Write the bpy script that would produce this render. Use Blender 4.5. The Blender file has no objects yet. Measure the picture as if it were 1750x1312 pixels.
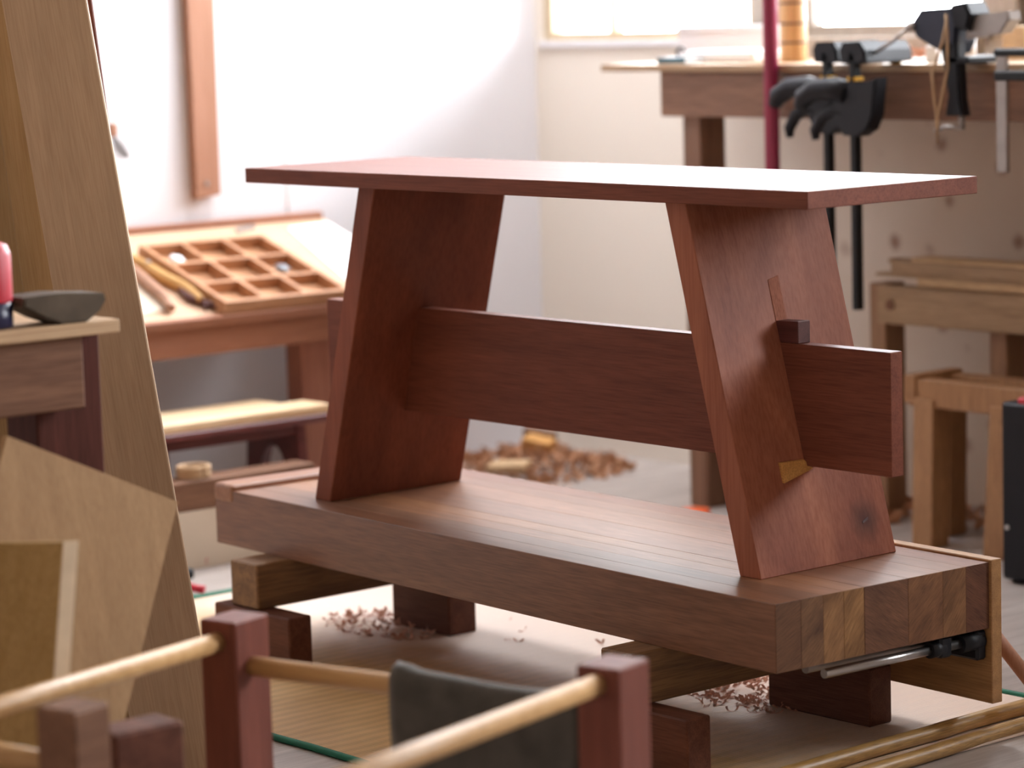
import bpy, bmesh, math, random
from mathutils import Vector, Matrix, Euler
random.seed(7)
C = bpy.context.scene.collection
SC = bpy.context.scene

# ------------------------------------------------------------------ camera
CX, CY, CZ, YAW, PITCH, ROLL, FPX = 3.3371, -2.3565, 0.8862, -0.8687, -0.1289, -0.0291, 5091.2461
_f = Vector((math.sin(YAW)*math.cos(PITCH), math.cos(YAW)*math.cos(PITCH), math.sin(PITCH)))
_r0 = Vector((math.cos(YAW), -math.sin(YAW), 0)); _u0 = _r0.cross(_f)
_c, _s = math.cos(ROLL), math.sin(ROLL)
RT = _c*_r0 + _s*_u0; UP = -_s*_r0 + _c*_u0; FW = _f
CAM = Vector((CX, CY, CZ))
cd = bpy.data.cameras.new('camera'); cam = bpy.data.objects.new('camera', cd); C.objects.link(cam)
M4 = Matrix((RT, UP, -FW)).transposed().to_4x4(); M4.translation = CAM
cam.matrix_world = M4
cd.sensor_fit = 'HORIZONTAL'; cd.sensor_width = 36.0; cd.lens = FPX/1750*36.0
cd.clip_start = 0.05; cd.clip_end = 100
cd.dof.use_dof = True; cd.dof.focus_distance = 3.55; cd.dof.aperture_fstop = 3.9
SC.camera = cam

def U(px, py, x=None, y=None, z=None, d=None):
    """the point of the place seen at a pixel, on a plane of the place"""
    r = RT*((px-875)/FPX) + UP*(-(py-656)/FPX) + FW
    t = (x-CX)/r.x if x is not None else (y-CY)/r.y if y is not None else (z-CZ)/r.z if z is not None else d
    return CAM + r*t
def UP_plane(px, py, p0, n):
    r = RT*((px-875)/FPX) + UP*(-(py-656)/FPX) + FW
    return CAM + r*((p0-CAM).dot(n)/r.dot(n))

# ------------------------------------------------------------------ world, light, exposure
SC.view_settings.view_transform = 'Standard'; SC.view_settings.look = 'None'
SC.view_settings.gamma = 1.0; SC.view_settings.use_curve_mapping = False
SC.view_settings.exposure = 0.0
w = bpy.data.worlds.new('sky'); SC.world = w; w.use_nodes = True
bg = w.node_tree.nodes['Background']; bg.inputs[0].default_value = (0.94, 0.95, 1.0, 1); bg.inputs[1].default_value = 36.5
SC.cycles.use_denoising = True
SC.cycles.max_bounces = 8; SC.cycles.diffuse_bounces = 5; SC.cycles.sample_clamp_indirect = 6.0
def area(name, loc, aim, sx, sy, power, col=(1, 1, 1)):
    l = bpy.data.lights.new(name, 'AREA'); l.shape = 'RECTANGLE'; l.size = sx; l.size_y = sy; l.energy = power; l.color = col
    o = bpy.data.objects.new(name, l); C.objects.link(o); o.location = loc
    o.rotation_euler = (Vector(aim)-Vector(loc)).to_track_quat('-Z', 'Y').to_euler()
    return o
# the sky lights the room through the back wall's windows, the last one added out of view (one portal in each opening)
for (x0, x1, z0, z1) in ((-1.085, -0.50, 0.80, 2.25), (-0.385, 0.047, 0.806, 2.25), (0.116, 0.52, 0.80, 2.25), (1.85, 2.55, 0.80, 2.1)):
    o = area('window_daylight', ((x0+x1)/2, 1.533, (z0+z1)/2), ((x0+x1)/2, 0, (z0+z1)/2), x1-x0, z1-z0, 1.0)
    o.data.cycles.is_portal = True
o = area('added_skylight_daylight', (-0.58, 1.12, 2.345), (-0.58, 1.12, 0), 0.86, 0.68, 1.0); o.data.cycles.is_portal = True   # unseen roof window, added over the corner to brighten walls and floor

# ------------------------------------------------------------------ materials
def mat_base(name):
    m = bpy.data.materials.new(name); m.use_nodes = True
    nt = m.node_tree; return m, nt, nt.nodes, nt.links, nt.nodes['Principled BSDF']
def wood(name, c1, c2, axis=0, scale=1.0, rough=0.45, spec=0.5, bump=0.05, streak=0.5, pores=0.25, attr=False, stretch=14.0, spot=None, rot=None):
    m, nt, N, L, b = mat_base(name)
    tc = N.new('ShaderNodeTexCoord'); mp = N.new('ShaderNodeMapping')
    sc = [stretch*scale]*3; sc[axis] = 1.0*scale
    mp.inputs['Scale'].default_value = sc
    oi = N.new('ShaderNodeObjectInfo')
    src = tc.outputs['Object']
    if rot:
        mr_ = N.new('ShaderNodeMapping'); mr_.inputs['Rotation'].default_value = rot; L.new(src, mr_.inputs['Vector']); src = mr_.outputs[0]
    L.new(src, mp.inputs['Vector'])
    ns = N.new('ShaderNodeTexNoise'); ns.inputs['Scale'].default_value = 2.2; ns.inputs['Detail'].default_value = 6; ns.inputs['Roughness'].default_value = 0.6; ns.inputs['Distortion'].default_value = 0.6
    L.new(mp.outputs[0], ns.inputs['Vector'])
    mp2 = N.new('ShaderNodeMapping'); sc2 = [160*scale]*3; sc2[axis] = 6*scale; mp2.inputs['Scale'].default_value = sc2
    L.new(src, mp2.inputs['Vector'])
    n2 = N.new('ShaderNodeTexNoise'); n2.inputs['Scale'].default_value = 2.0; n2.inputs['Detail'].default_value = 4
    L.new(mp2.outputs[0], n2.inputs['Vector'])
    cr = N.new('ShaderNodeValToRGB'); e = cr.color_ramp.elements
    e[0].position = 0.5-0.32*streak; e[1].position = 0.5+0.32*streak
    e[0].color = (*c1, 1); e[1].color = (*c2, 1)
    L.new(ns.outputs['Fac'], cr.inputs['Fac'])
    mx = N.new('ShaderNodeMix'); mx.data_type = 'RGBA'; mx.blend_type = 'MULTIPLY'
    pr = N.new('ShaderNodeValToRGB'); pr.color_ramp.elements[0].position = 0.36; pr.color_ramp.elements[1].position = 0.58
    v = 1-pores; pr.color_ramp.elements[0].color = (v, v*0.95, v*0.92, 1); pr.color_ramp.elements[1].color = (1, 1, 1, 1)
    L.new(n2.outputs['Fac'], pr.inputs['Fac'])
    mx.inputs['Factor'].default_value = 1.0
    L.new(cr.outputs['Color'], mx.inputs['A']); L.new(pr.outputs['Color'], mx.inputs['B'])
    out = mx.outputs['Result']
    if attr:
        at = N.new('ShaderNodeAttribute'); at.attribute_name = 'tone'
        m2 = N.new('ShaderNodeMix'); m2.data_type = 'RGBA'; m2.blend_type = 'MULTIPLY'; m2.inputs['Factor'].default_value = 1.0
        L.new(out, m2.inputs['A']); L.new(at.outputs['Color'], m2.inputs['B']); out = m2.outputs['Result']
    if spot:
        (sx, sy, sz), rad, colr = spot
        d = N.new('ShaderNodeVectorMath'); d.operation = 'DISTANCE'; d.inputs[1].default_value = (sx, sy, sz)
        L.new(tc.outputs['Object'], d.inputs[0])
        ad = N.new('ShaderNodeMath'); ad.operation = 'MULTIPLY_ADD'; ad.inputs[1].default_value = 0.03; L.new(ns.outputs['Fac'], ad.inputs[0]); L.new(d.outputs['Value'], ad.inputs[2])
        rr = N.new('ShaderNodeMapRange'); rr.inputs['From Min'].default_value = 0.014; rr.inputs['From Max'].default_value = 0.014+rad; rr.inputs['To Min'].default_value = 0.75; rr.inputs['To Max'].default_value = 0
        L.new(ad.outputs[0], rr.inputs['Value'])
        m3 = N.new('ShaderNodeMix'); m3.data_type = 'RGBA'; m3.inputs['B'].default_value = (*colr, 1)
        L.new(rr.outputs['Result'], m3.inputs['Factor']); L.new(out, m3.inputs['A']); out = m3.outputs['Result']
    L.new(out, b.inputs['Base Color'])
    b.inputs['Roughness'].default_value = rough; b.inputs['Specular IOR Level'].default_value = spec
    bp = N.new('ShaderNodeBump'); bp.inputs['Strength'].default_value = bump; bp.inputs['Distance'].default_value = 0.002
    L.new(n2.outputs['Fac'], bp.inputs['Height']); L.new(bp.outputs[0], b.inputs['Normal'])
    return m
def plain(name, col, rough=0.5, metal=0.0, spec=0.5, noise=0.0, nscale=40.0, bump=0.0, coat=0.0, sheen=0.0):
    m, nt, N, L, b = mat_base(name)
    tc = N.new('ShaderNodeTexCoord'); ns = N.new('ShaderNodeTexNoise'); ns.inputs['Scale'].default_value = nscale; ns.inputs['Detail'].default_value = 5
    L.new(tc.outputs['Object'], ns.inputs['Vector'])
    cr = N.new('ShaderNodeValToRGB'); e = cr.color_ramp.elements
    e[0].position = 0.3; e[1].position = 0.7
    e[0].color = (*[c*(1-noise) for c in col], 1); e[1].color = (*[min(1, c*(1+noise*0.6)) for c in col], 1)
    L.new(ns.outputs['Fac'], cr.inputs['Fac']); L.new(cr.outputs['Color'], b.inputs['Base Color'])
    b.inputs['Roughness'].default_value = rough; b.inputs['Metallic'].default_value = metal; b.inputs['Specular IOR Level'].default_value = spec
    b.inputs['Coat Weight'].default_value = coat; b.inputs['Sheen Weight'].default_value = sheen; b.inputs['Sheen Roughness'].default_value = 0.5
    if bump:
        bp = N.new('ShaderNodeBump'); bp.inputs['Strength'].default_value = bump; bp.inputs['Distance'].default_value = 0.003
        L.new(ns.outputs['Fac'], bp.inputs['Height']); L.new(bp.outputs[0], b.inputs['Normal'])
    return m

RED1, RED2 = (0.140, 0.044, 0.027), (0.225, 0.073, 0.043)
W = {}
W['bench_x'] = wood('red_wood_along', RED1, RED2, 0, 1.6, 0.5, 0.16, 0.02, streak=0.8, pores=0.22)
W['bench_z'] = wood('red_wood_up', RED1, (0.27, 0.085, 0.046), 2, 0.9, 0.5, 0.16, 0.02, streak=0.7, pores=0.14, stretch=6)
W['bench_knot'] = wood('red_wood_knot', (0.21, 0.064, 0.040), (0.44, 0.165, 0.094), 2, 0.9, 0.5, 0.16, 0.02, streak=0.7, pores=0.14, stretch=6, spot=((0.945, 0.212, 0.044), 0.03, (0.02, 0.012, 0.014)))
W['wedge_dark'] = wood('dark_wedge_wood', (0.07, 0.02, 0.016), (0.12, 0.035, 0.03), 0, 2, 0.45)
W['wedge_pale'] = wood('pale_wedge_wood', (0.55, 0.27, 0.075), (0.68, 0.36, 0.11), 0, 2, 0.5, streak=0.7)
W['filler'] = wood('orange_filler_wood', (0.30, 0.105, 0.06), (0.36, 0.13, 0.075), 2, 2, 0.6, 0.1)
W['slab'] = wood('slab_wood', (0.20, 0.095, 0.050), (0.34, 0.172, 0.096), 0, 1.8, 0.38, 0.5, streak=0.9, pores=0.3, attr=True)
for _k, (_r, _a, _b) in enumerate((((-0.45), (0.10, 0.048, 0.026), (0.27, 0.14, 0.070)), ((-0.95), (0.12, 0.058, 0.026), (0.34, 0.185, 0.085)), ((0.55), (0.085, 0.040, 0.024), (0.25, 0.125, 0.065)), ((-0.70), (0.10, 0.045, 0.025), (0.30, 0.155, 0.072)))):
    W['slab_end%d' % _k] = wood('slab_end_grain', _a, _b, 1, 3.4+0.5*_k, 0.6, 0.25, streak=0.75, pores=0.4, attr=True, stretch=3.5, rot=(_r, 0, 0))
W['stop'] = wood('end_stop_wood', (0.24, 0.105, 0.06), (0.36, 0.18, 0.10), 1, 2, 0.45, 0.4)
W['jaw'] = wood('jaw_oak', (0.33, 0.17, 0.065), (0.46, 0.25, 0.10), 0, 2, 0.5, pores=0.2)
W['beam'] = wood('beam_wood', (0.15, 0.075, 0.035), (0.28, 0.15, 0.06), 1, 2, 0.6, pores=0.3)
W['block'] = wood('block_wood', (0.10, 0.038, 0.024), (0.17, 0.066, 0.042), 0, 2, 0.6, 0.2, pores=0.3)
W['post'] = wood('stool_red_wood', (0.15, 0.043, 0.028), (0.21, 0.063, 0.041), 2, 2, 0.5, 0.3, pores=0.12)
W['rod'] = wood('bamboo_rod', (0.44, 0.25, 0.095), (0.56, 0.34, 0.15), 0, 2, 0.45, pores=0.12, bump=0.02)
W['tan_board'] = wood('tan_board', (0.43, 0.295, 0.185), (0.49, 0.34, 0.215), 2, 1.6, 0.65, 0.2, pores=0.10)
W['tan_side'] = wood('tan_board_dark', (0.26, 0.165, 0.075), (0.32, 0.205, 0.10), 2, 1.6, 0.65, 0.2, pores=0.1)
W['plywood'] = wood('plywood_sheet', (0.36, 0.22, 0.11), (0.44, 0.28, 0.145), 2, 2.0, 0.6, 0.25, pores=0.12)
W['plywood_edge'] = wood('plywood_edge', (0.40, 0.24, 0.12), (0.72, 0.52, 0.32), 1, 1.0, 0.6, stretch=160.0, streak=0.5, pores=0.1)
W['panel'] = wood('brown_panel', (0.36, 0.22, 0.075), (0.44, 0.28, 0.11), 2, 2.0, 0.6, 0.2)
W['pale_edge'] = plain('pale_board_edge', (0.80, 0.66, 0.48), 0.6, noise=0.1)
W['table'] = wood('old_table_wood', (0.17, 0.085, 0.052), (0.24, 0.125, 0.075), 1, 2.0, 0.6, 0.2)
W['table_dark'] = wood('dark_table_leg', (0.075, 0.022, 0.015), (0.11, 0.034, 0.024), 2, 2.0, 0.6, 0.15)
W['desk'] = wood('desk_wood', (0.27, 0.115, 0.068), (0.35, 0.155, 0.092), 1, 2.0, 0.5, 0.3, pores=0.12)
W['desk_floor'] = wood('desk_tray_wood', (0.52, 0.33, 0.21), (0.60, 0.40, 0.27), 1, 2.0, 0.55, pores=0.1)
W['desk_leg'] = wood('desk_leg_wood', (0.26, 0.095, 0.056), (0.34, 0.135, 0.082), 2, 2.0, 0.5, pores=0.15)
W['organizer'] = wood('organizer_wood', (0.36, 0.17, 0.08), (0.50, 0.26, 0.13), 1, 3.0, 0.5, pores=0.12)
W['mahogany'] = wood('mahogany', (0.12, 0.03, 0.03), (0.18, 0.05, 0.045), 1, 2.0, 0.4)
W['pale_plank'] = wood('pale_plank', (0.72, 0.50, 0.28), (0.88, 0.70, 0.46), 1, 2.0, 0.55, pores=0.12)
W['wb_top'] = wood('workbench_top', (0.36, 0.235, 0.13), (0.46, 0.31, 0.18), 0, 1.5, 0.5)
W['wb'] = wood('workbench_wood', (0.19, 0.095, 0.055), (0.28, 0.145, 0.085), 0, 1.5, 0.55)
W['wb_leg'] = wood('workbench_leg_wood', (0.19, 0.095, 0.055), (0.28, 0.145, 0.085), 2, 1.5, 0.55)
W['strip'] = wood('wall_strip_wood', (0.33, 0.165, 0.10), (0.39, 0.20, 0.13), 2, 1.5, 0.6, 0.2, pores=0.1)
W['frame'] = wood('window_frame_wood', (0.50, 0.40, 0.26), (0.60, 0.49, 0.33), 0, 2, 0.6, pores=0.1)
W['frame_grey'] = wood('window_post_wood', (0.30, 0.26, 0.22), (0.38, 0.33, 0.28), 2, 2, 0.6, pores=0.1)
W['horse'] = wood('sawhorse_wood', (0.30, 0.19, 0.10), (0.42, 0.28, 0.16), 0, 2, 0.6)
W['horse_leg'] = wood('sawhorse_leg_wood', (0.26, 0.14, 0.075), (0.38, 0.22, 0.12), 2, 2, 0.6)
W['lowframe'] = wood('low_frame_wood', (0.34, 0.17, 0.075), (0.44, 0.24, 0.11), 2, 2, 0.6)
W['handle_yellow'] = wood('yellow_handle_wood', (0.48, 0.26, 0.07), (0.64, 0.38, 0.13), 0, 3, 0.45)
W['handle_pink'] = wood('brown_handle_wood', (0.34, 0.17, 0.10), (0.48, 0.27, 0.17), 0, 3, 0.45)
W['black'] = plain('black_plastic', (0.011, 0.012, 0.016), 0.5, spec=0.25, noise=0.1)
W['black_metal'] = plain('black_steel', (0.010, 0.012, 0.014), 0.5, 0.0, spec=0.3)
W['navy'] = plain('dark_blue_casting', (0.018, 0.022, 0.040), 0.45, spec=0.35, noise=0.1)
W['steel'] = plain('grey_steel', (0.45, 0.43, 0.42), 0.3, 0.95, noise=0.08)
W['steel_dull'] = plain('dull_steel', (0.36, 0.33, 0.31), 0.5, 0.7, noise=0.1)
W['yellow_plastic'] = plain('yellow_plastic', (0.80, 0.42, 0.03), 0.45)
W['magenta'] = plain('magenta_paint', (0.33, 0.03, 0.085), 0.4, noise=0.05)
W['red_plastic'] = plain('red_plastic', (0.50, 0.012, 0.03), 0.45)
W['blue_plastic'] = plain('dark_blue_plastic', (0.012, 0.012, 0.05), 0.35)
W['orange_plastic'] = plain('orange_plastic', (0.75, 0.12, 0.03), 0.4)
W['white'] = plain('white_paper', (0.86, 0.85, 0.85), 0.7)
W['white_box'] = plain('white_card', (0.74, 0.71, 0.72), 0.7, noise=0.04, nscale=8)
W['cream'] = plain('cream_card', (0.66, 0.56, 0.44), 0.7, noise=0.05, nscale=8)
W['cloth'] = plain('charcoal_felt', (0.078, 0.070, 0.060), 0.95, spec=0.15, noise=0.35, nscale=30, bump=0.4, sheen=0.35)
W['grey_stone'] = plain('worn_grey_wood', (0.10, 0.075, 0.052), 0.65, spec=0.2, noise=0.45, nscale=18)
W['book_cover'] = plain('dark_teal_cover', (0.03, 0.10, 0.14), 0.4)
W['green'] = plain('green_mat_binding', (0.01, 0.17, 0.10), 0.7, noise=0.2)
W['twine'] = plain('tan_twine', (0.45, 0.29, 0.16), 0.8, noise=0.2)
W['cord'] = plain('grey_cord', (0.42, 0.45, 0.40), 0.7)
W['glass_dark'] = plain('smoky_grey_glass', (0.25, 0.27, 0.30), 0.15, spec=0.6)
W['bamboo'] = wood('bamboo_culm', (0.58, 0.34, 0.14), (0.70, 0.45, 0.21), 2, 2, 0.45, pores=0.1)
W['ring'] = plain('dark_bamboo_ring', (0.12, 0.07, 0.04), 0.6)
W['shaving_pink'] = wood('pink_shavings', (0.62, 0.33, 0.24), (0.80, 0.52, 0.41), 0, 3, 0.7, 0.2)
W['shaving_tan'] = wood('tan_shavings', (0.40, 0.20, 0.11), (0.60, 0.34, 0.20), 0, 3, 0.7, 0.2)
W['scrap'] = wood('offcut_wood', (0.50, 0.33, 0.17), (0.64, 0.44, 0.25), 0, 3, 0.6)
W['cane'] = wood('yellow_cane', (0.36, 0.20, 0.055), (0.56, 0.35, 0.13), 1, 3, 0.4, pores=0.4)

def wall_mat(name, col, stain_shade=0.0):
    m, nt, N, L, b = mat_base(name)
    tc = N.new('ShaderNodeTexCoord')
    n1 = N.new('ShaderNodeTexNoise'); n1.inputs['Scale'].default_value = 1.3; n1.inputs['Detail'].default_value = 4
    L.new(tc.outputs['Object'], n1.inputs['Vector'])
    cr = N.new('ShaderNodeValToRGB'); e = cr.color_ramp.elements
    e[0].position = 0.3; e[1].position = 0.7
    e[0].color = (*[c*0.95 for c in col], 1); e[1].color = (*col, 1)
    L.new(n1.outputs['Fac'], cr.inputs['Fac']); out = cr.outputs['Color']
    if stain_shade:
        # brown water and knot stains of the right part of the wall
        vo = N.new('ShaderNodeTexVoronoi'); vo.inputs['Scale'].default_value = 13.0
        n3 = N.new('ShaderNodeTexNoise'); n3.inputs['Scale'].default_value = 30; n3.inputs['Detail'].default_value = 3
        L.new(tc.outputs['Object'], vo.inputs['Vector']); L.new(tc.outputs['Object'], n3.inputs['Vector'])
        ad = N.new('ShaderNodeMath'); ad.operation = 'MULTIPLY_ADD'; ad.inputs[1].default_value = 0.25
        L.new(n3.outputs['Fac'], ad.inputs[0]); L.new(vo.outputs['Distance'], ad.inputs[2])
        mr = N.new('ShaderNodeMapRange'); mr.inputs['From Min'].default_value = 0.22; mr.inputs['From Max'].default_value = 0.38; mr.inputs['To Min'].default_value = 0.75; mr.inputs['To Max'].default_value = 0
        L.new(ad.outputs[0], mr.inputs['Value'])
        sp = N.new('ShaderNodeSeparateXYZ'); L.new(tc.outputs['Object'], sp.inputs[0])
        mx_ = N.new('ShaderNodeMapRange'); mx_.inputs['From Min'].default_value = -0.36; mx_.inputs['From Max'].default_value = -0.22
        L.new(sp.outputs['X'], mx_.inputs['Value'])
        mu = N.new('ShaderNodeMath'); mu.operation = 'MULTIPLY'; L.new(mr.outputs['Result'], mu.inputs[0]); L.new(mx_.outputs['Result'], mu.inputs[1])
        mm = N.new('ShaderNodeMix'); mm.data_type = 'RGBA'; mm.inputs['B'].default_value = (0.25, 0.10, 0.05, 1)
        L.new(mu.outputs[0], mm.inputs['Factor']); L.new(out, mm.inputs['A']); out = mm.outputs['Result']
    if stain_shade:  # below the worktop: the workbench's shade painted in together with brown stain
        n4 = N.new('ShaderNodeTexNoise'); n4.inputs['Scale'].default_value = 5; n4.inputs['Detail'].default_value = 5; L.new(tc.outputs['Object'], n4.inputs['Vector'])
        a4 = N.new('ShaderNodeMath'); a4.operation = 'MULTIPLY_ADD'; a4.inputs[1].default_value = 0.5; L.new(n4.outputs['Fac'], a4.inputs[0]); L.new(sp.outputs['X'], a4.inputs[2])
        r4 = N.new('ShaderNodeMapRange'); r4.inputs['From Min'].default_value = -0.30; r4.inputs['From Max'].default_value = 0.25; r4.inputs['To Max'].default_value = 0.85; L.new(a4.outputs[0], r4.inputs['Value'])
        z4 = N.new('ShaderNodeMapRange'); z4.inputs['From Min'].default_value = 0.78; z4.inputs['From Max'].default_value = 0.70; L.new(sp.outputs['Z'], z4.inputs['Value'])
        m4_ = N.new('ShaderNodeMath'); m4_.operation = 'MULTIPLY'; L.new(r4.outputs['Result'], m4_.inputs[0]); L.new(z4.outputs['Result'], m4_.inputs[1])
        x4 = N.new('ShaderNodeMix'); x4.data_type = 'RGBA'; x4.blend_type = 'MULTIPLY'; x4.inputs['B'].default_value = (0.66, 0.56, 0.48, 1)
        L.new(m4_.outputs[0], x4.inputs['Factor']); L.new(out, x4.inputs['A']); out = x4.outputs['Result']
    L.new(out, b.inputs['Base Color']); b.inputs['Roughness'].default_value = 0.75; b.inputs['Specular IOR Level'].default_value = 0.25
    return m
W['wall_white'] = wall_mat('white_wall_paint', (0.74, 0.73, 0.76))
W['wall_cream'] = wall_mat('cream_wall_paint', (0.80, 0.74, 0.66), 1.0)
W['ceiling'] = wall_mat('ceiling_paint', (0.50, 0.42, 0.34))
W['wall_dim'] = wall_mat('pale_wall_boards', (0.66, 0.57, 0.49))
W['floor'] = wood('grey_floor_boards', (0.34, 0.30, 0.28), (0.50, 0.45, 0.42), 1, 1.2, 0.36, 0.5, pores=0.2)
def mat_weave():
    m, nt, N, L, b = mat_base('woven_rush_mat')
    tc = N.new('ShaderNodeTexCoord')
    wv = N.new('ShaderNodeTexWave'); wv.wave_type = 'BANDS'; wv.bands_direction = 'X'; wv.inputs['Scale'].default_value = 55; wv.inputs['Distortion'].default_value = 0.4
    wv2 = N.new('ShaderNodeTexWave'); wv2.wave_type = 'BANDS'; wv2.bands_direction = 'X'; wv2.inputs['Scale'].default_value = 14; wv2.inputs['Distortion'].default_value = 2.0
    ns = N.new('ShaderNodeTexNoise'); ns.inputs['Scale'].default_value = 9; ns.inputs['Detail'].default_value = 6
    for n in (wv, wv2, ns): L.new(tc.outputs['Object'], n.inputs['Vector'])
    cr = N.new('ShaderNodeValToRGB'); e = cr.color_ramp.elements
    e[0].position = 0.3; e[0].color = (0.52, 0.32, 0.12, 1); e[1].position = 0.7; e[1].color = (0.68, 0.45, 0.20, 1)
    L.new(ns.outputs['Fac'], cr.inputs['Fac'])
    mx = N.new('ShaderNodeMix'); mx.data_type = 'RGBA'; mx.blend_type = 'MULTIPLY'; mx.inputs['Factor'].default_value = 0.18
    L.new(cr.outputs['Color'], mx.inputs['A']); L.new(wv2.outputs['Color'], mx.inputs['B'])
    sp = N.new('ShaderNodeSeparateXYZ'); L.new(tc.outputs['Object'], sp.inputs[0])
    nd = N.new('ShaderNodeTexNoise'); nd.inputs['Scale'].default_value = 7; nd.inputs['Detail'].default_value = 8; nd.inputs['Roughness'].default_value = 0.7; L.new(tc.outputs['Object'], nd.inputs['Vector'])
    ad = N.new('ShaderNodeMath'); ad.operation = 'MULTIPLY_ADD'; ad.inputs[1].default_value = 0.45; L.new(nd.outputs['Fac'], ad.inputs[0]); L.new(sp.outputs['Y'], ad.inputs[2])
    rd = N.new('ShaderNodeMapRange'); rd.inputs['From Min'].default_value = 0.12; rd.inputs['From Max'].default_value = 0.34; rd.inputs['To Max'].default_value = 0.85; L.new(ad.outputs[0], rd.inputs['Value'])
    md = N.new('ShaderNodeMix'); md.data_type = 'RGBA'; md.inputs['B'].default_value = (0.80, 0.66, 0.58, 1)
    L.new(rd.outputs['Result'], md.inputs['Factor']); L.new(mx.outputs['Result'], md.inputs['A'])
    L.new(md.outputs['Result'], b.inputs['Base Color']); b.inputs['Roughness'].default_value = 0.5
    bp = N.new('ShaderNodeBump'); bp.inputs['Strength'].default_value = 0.35; bp.inputs['Distance'].default_value = 0.002
    L.new(wv.outputs['Fac'], bp.inputs['Height']); L.new(bp.outputs[0], b.inputs['Normal'])
    return m
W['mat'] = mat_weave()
def pane_mat():
    m, nt, N, L, b = mat_base('window_glass')
    N.remove(b); t = N.new('ShaderNodeBsdfTransparent'); t.inputs[0].default_value = (0.97, 0.98, 0.98, 1)
    g = N.new('ShaderNodeBsdfGlossy'); g.inputs['Roughness'].default_value = 0.03
    mx = N.new('ShaderNodeMixShader'); fr = N.new('ShaderNodeFresnel'); fr.inputs[0].default_value = 1.3
    L.new(fr.outputs[0], mx.inputs[0]); L.new(t.outputs[0], mx.inputs[1]); L.new(g.outputs[0], mx.inputs[2])
    L.new(mx.outputs[0], N['Material Output'].inputs[0])
    return m
W['glass'] = pane_mat()

# ------------------------------------------------------------------ mesh helpers
def nb(): return bmesh.new()
def box(bm, x0, x1, y0, y1, z0, z1, bev=0.0015, mi=0, seg=1):
    vs = [bm.verts.new((x, y, z)) for x in (x0, x1) for y in (y0, y1) for z in (z0, z1)]
    q = [(0, 1, 3, 2), (4, 6, 7, 5), (0, 4, 5, 1), (2, 3, 7, 6), (0, 2, 6, 4), (1, 5, 7, 3)]
    fs = [bm.faces.new([vs[i] for i in f]) for f in q]
    for f in fs: f.material_index = mi
    if bev > 0:
        es = list({e for f in fs for e in f.edges})
        bmesh.ops.bevel(bm, geom=es, offset=min(bev, 0.3*min(abs(x1-x0), abs(y1-y0), abs(z1-z0))), segments=seg, affect='EDGES', profile=0.5)
def hexa(bm, pts, bev=0.0012, mi=0):
    """8 points: bottom loop (4) then top loop (4)"""
    vs = [bm.verts.new(p) for p in pts]
    q = [(3, 2, 1, 0), (4, 5, 6, 7), (0, 1, 5, 4), (1, 2, 6, 5), (2, 3, 7, 6), (3, 0, 4, 7)]
    fs = [bm.faces.new([vs[i] for i in f]) for f in q]
    for f in fs: f.material_index = mi
    if bev > 0: bmesh.ops.bevel(bm, geom=list({e for f in fs for e in f.edges}), offset=bev, segments=1, affect='EDGES')
    bmesh.ops.recalc_face_normals(bm, faces=bm.faces[:])
def prism(bm, pts, d, bev=0.0, mi=0):
    """closed outline of 3-D points pushed along vector d"""
    d = Vector(d); a = [bm.verts.new(Vector(p)) for p in pts]; b = [bm.verts.new(Vector(p)+d) for p in pts]
    n = len(a); fs = [bm.faces.new(a), bm.faces.new(b[::-1])]
    for i in range(n): fs.append(bm.faces.new((a[i], b[i], b[(i+1) % n], a[(i+1) % n])))
    for f in fs: f.material_index = mi
    bmesh.ops.recalc_face_normals(bm, faces=fs)
    if bev > 0:
        es = list({e for f in fs[:2] for e in f.edges})
        bmesh.ops.bevel(bm, geom=es, offset=bev, segments=2, affect='EDGES')
def tube(bm, pts, r, seg=12, mi=0, caps=True):
    pts = [Vector(p) for p in pts]; n = len(pts); rs = r if isinstance(r, (list, tuple)) else [r]*n
    rings = []; up = None
    for i, p in enumerate(pts):
        t = (pts[min(i+1, n-1)]-pts[max(i-1, 0)]).normalized()
        if up is None:
            up = Vector((0, 0, 1)) if abs(t.z) < 0.9 else Vector((1, 0, 0))
        s = t.cross(up).normalized(); up = s.cross(t).normalized()
        rings.append([bm.verts.new(p+rs[i]*(math.cos(2*math.pi*k/seg)*s+math.sin(2*math.pi*k/seg)*up)) for k in range(seg)])
    fs = []
    for i in range(n-1):
        for k in range(seg):
            f = bm.faces.new((rings[i][k], rings[i][(k+1) % seg], rings[i+1][(k+1) % seg], rings[i+1][k])); f.smooth = True; fs.append(f)
    if caps: fs += [bm.faces.new(rings[0][::-1]), bm.faces.new(rings[-1])]
    for f in fs: f.material_index = mi
    bmesh.ops.recalc_face_normals(bm, faces=fs)
def lathe(bm, prof, c=(0, 0, 0), seg=28, mi=0):
    c = Vector(c); rings = [[bm.verts.new(c+Vector((r*math.cos(2*math.pi*k/seg), r*math.sin(2*math.pi*k/seg), z))) for k in range(seg)] for r, z in prof]
    for i in range(len(rings)-1):
        for k in range(seg):
            f = bm.faces.new((rings[i][k], rings[i][(k+1) % seg], rings[i+1][(k+1) % seg], rings[i+1][k])); f.smooth = True; f.material_index = mi
    bm.faces.new(rings[0][::-1]).material_index = mi; bm.faces.new(rings[-1]).material_index = mi
def obj(name, bm, mats, parent=None, loc=(0, 0, 0), rot=(0, 0, 0)):
    me = bpy.data.meshes.new(name); bm.to_mesh(me); bm.free()
    for m in (mats if isinstance(mats, (list, tuple)) else [mats]): me.materials.append(m)
    o = bpy.data.objects.new(name, me); C.objects.link(o)
    if parent is not None: o.parent = parent
    o.location = loc; o.rotation_euler = rot
    return o
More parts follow.
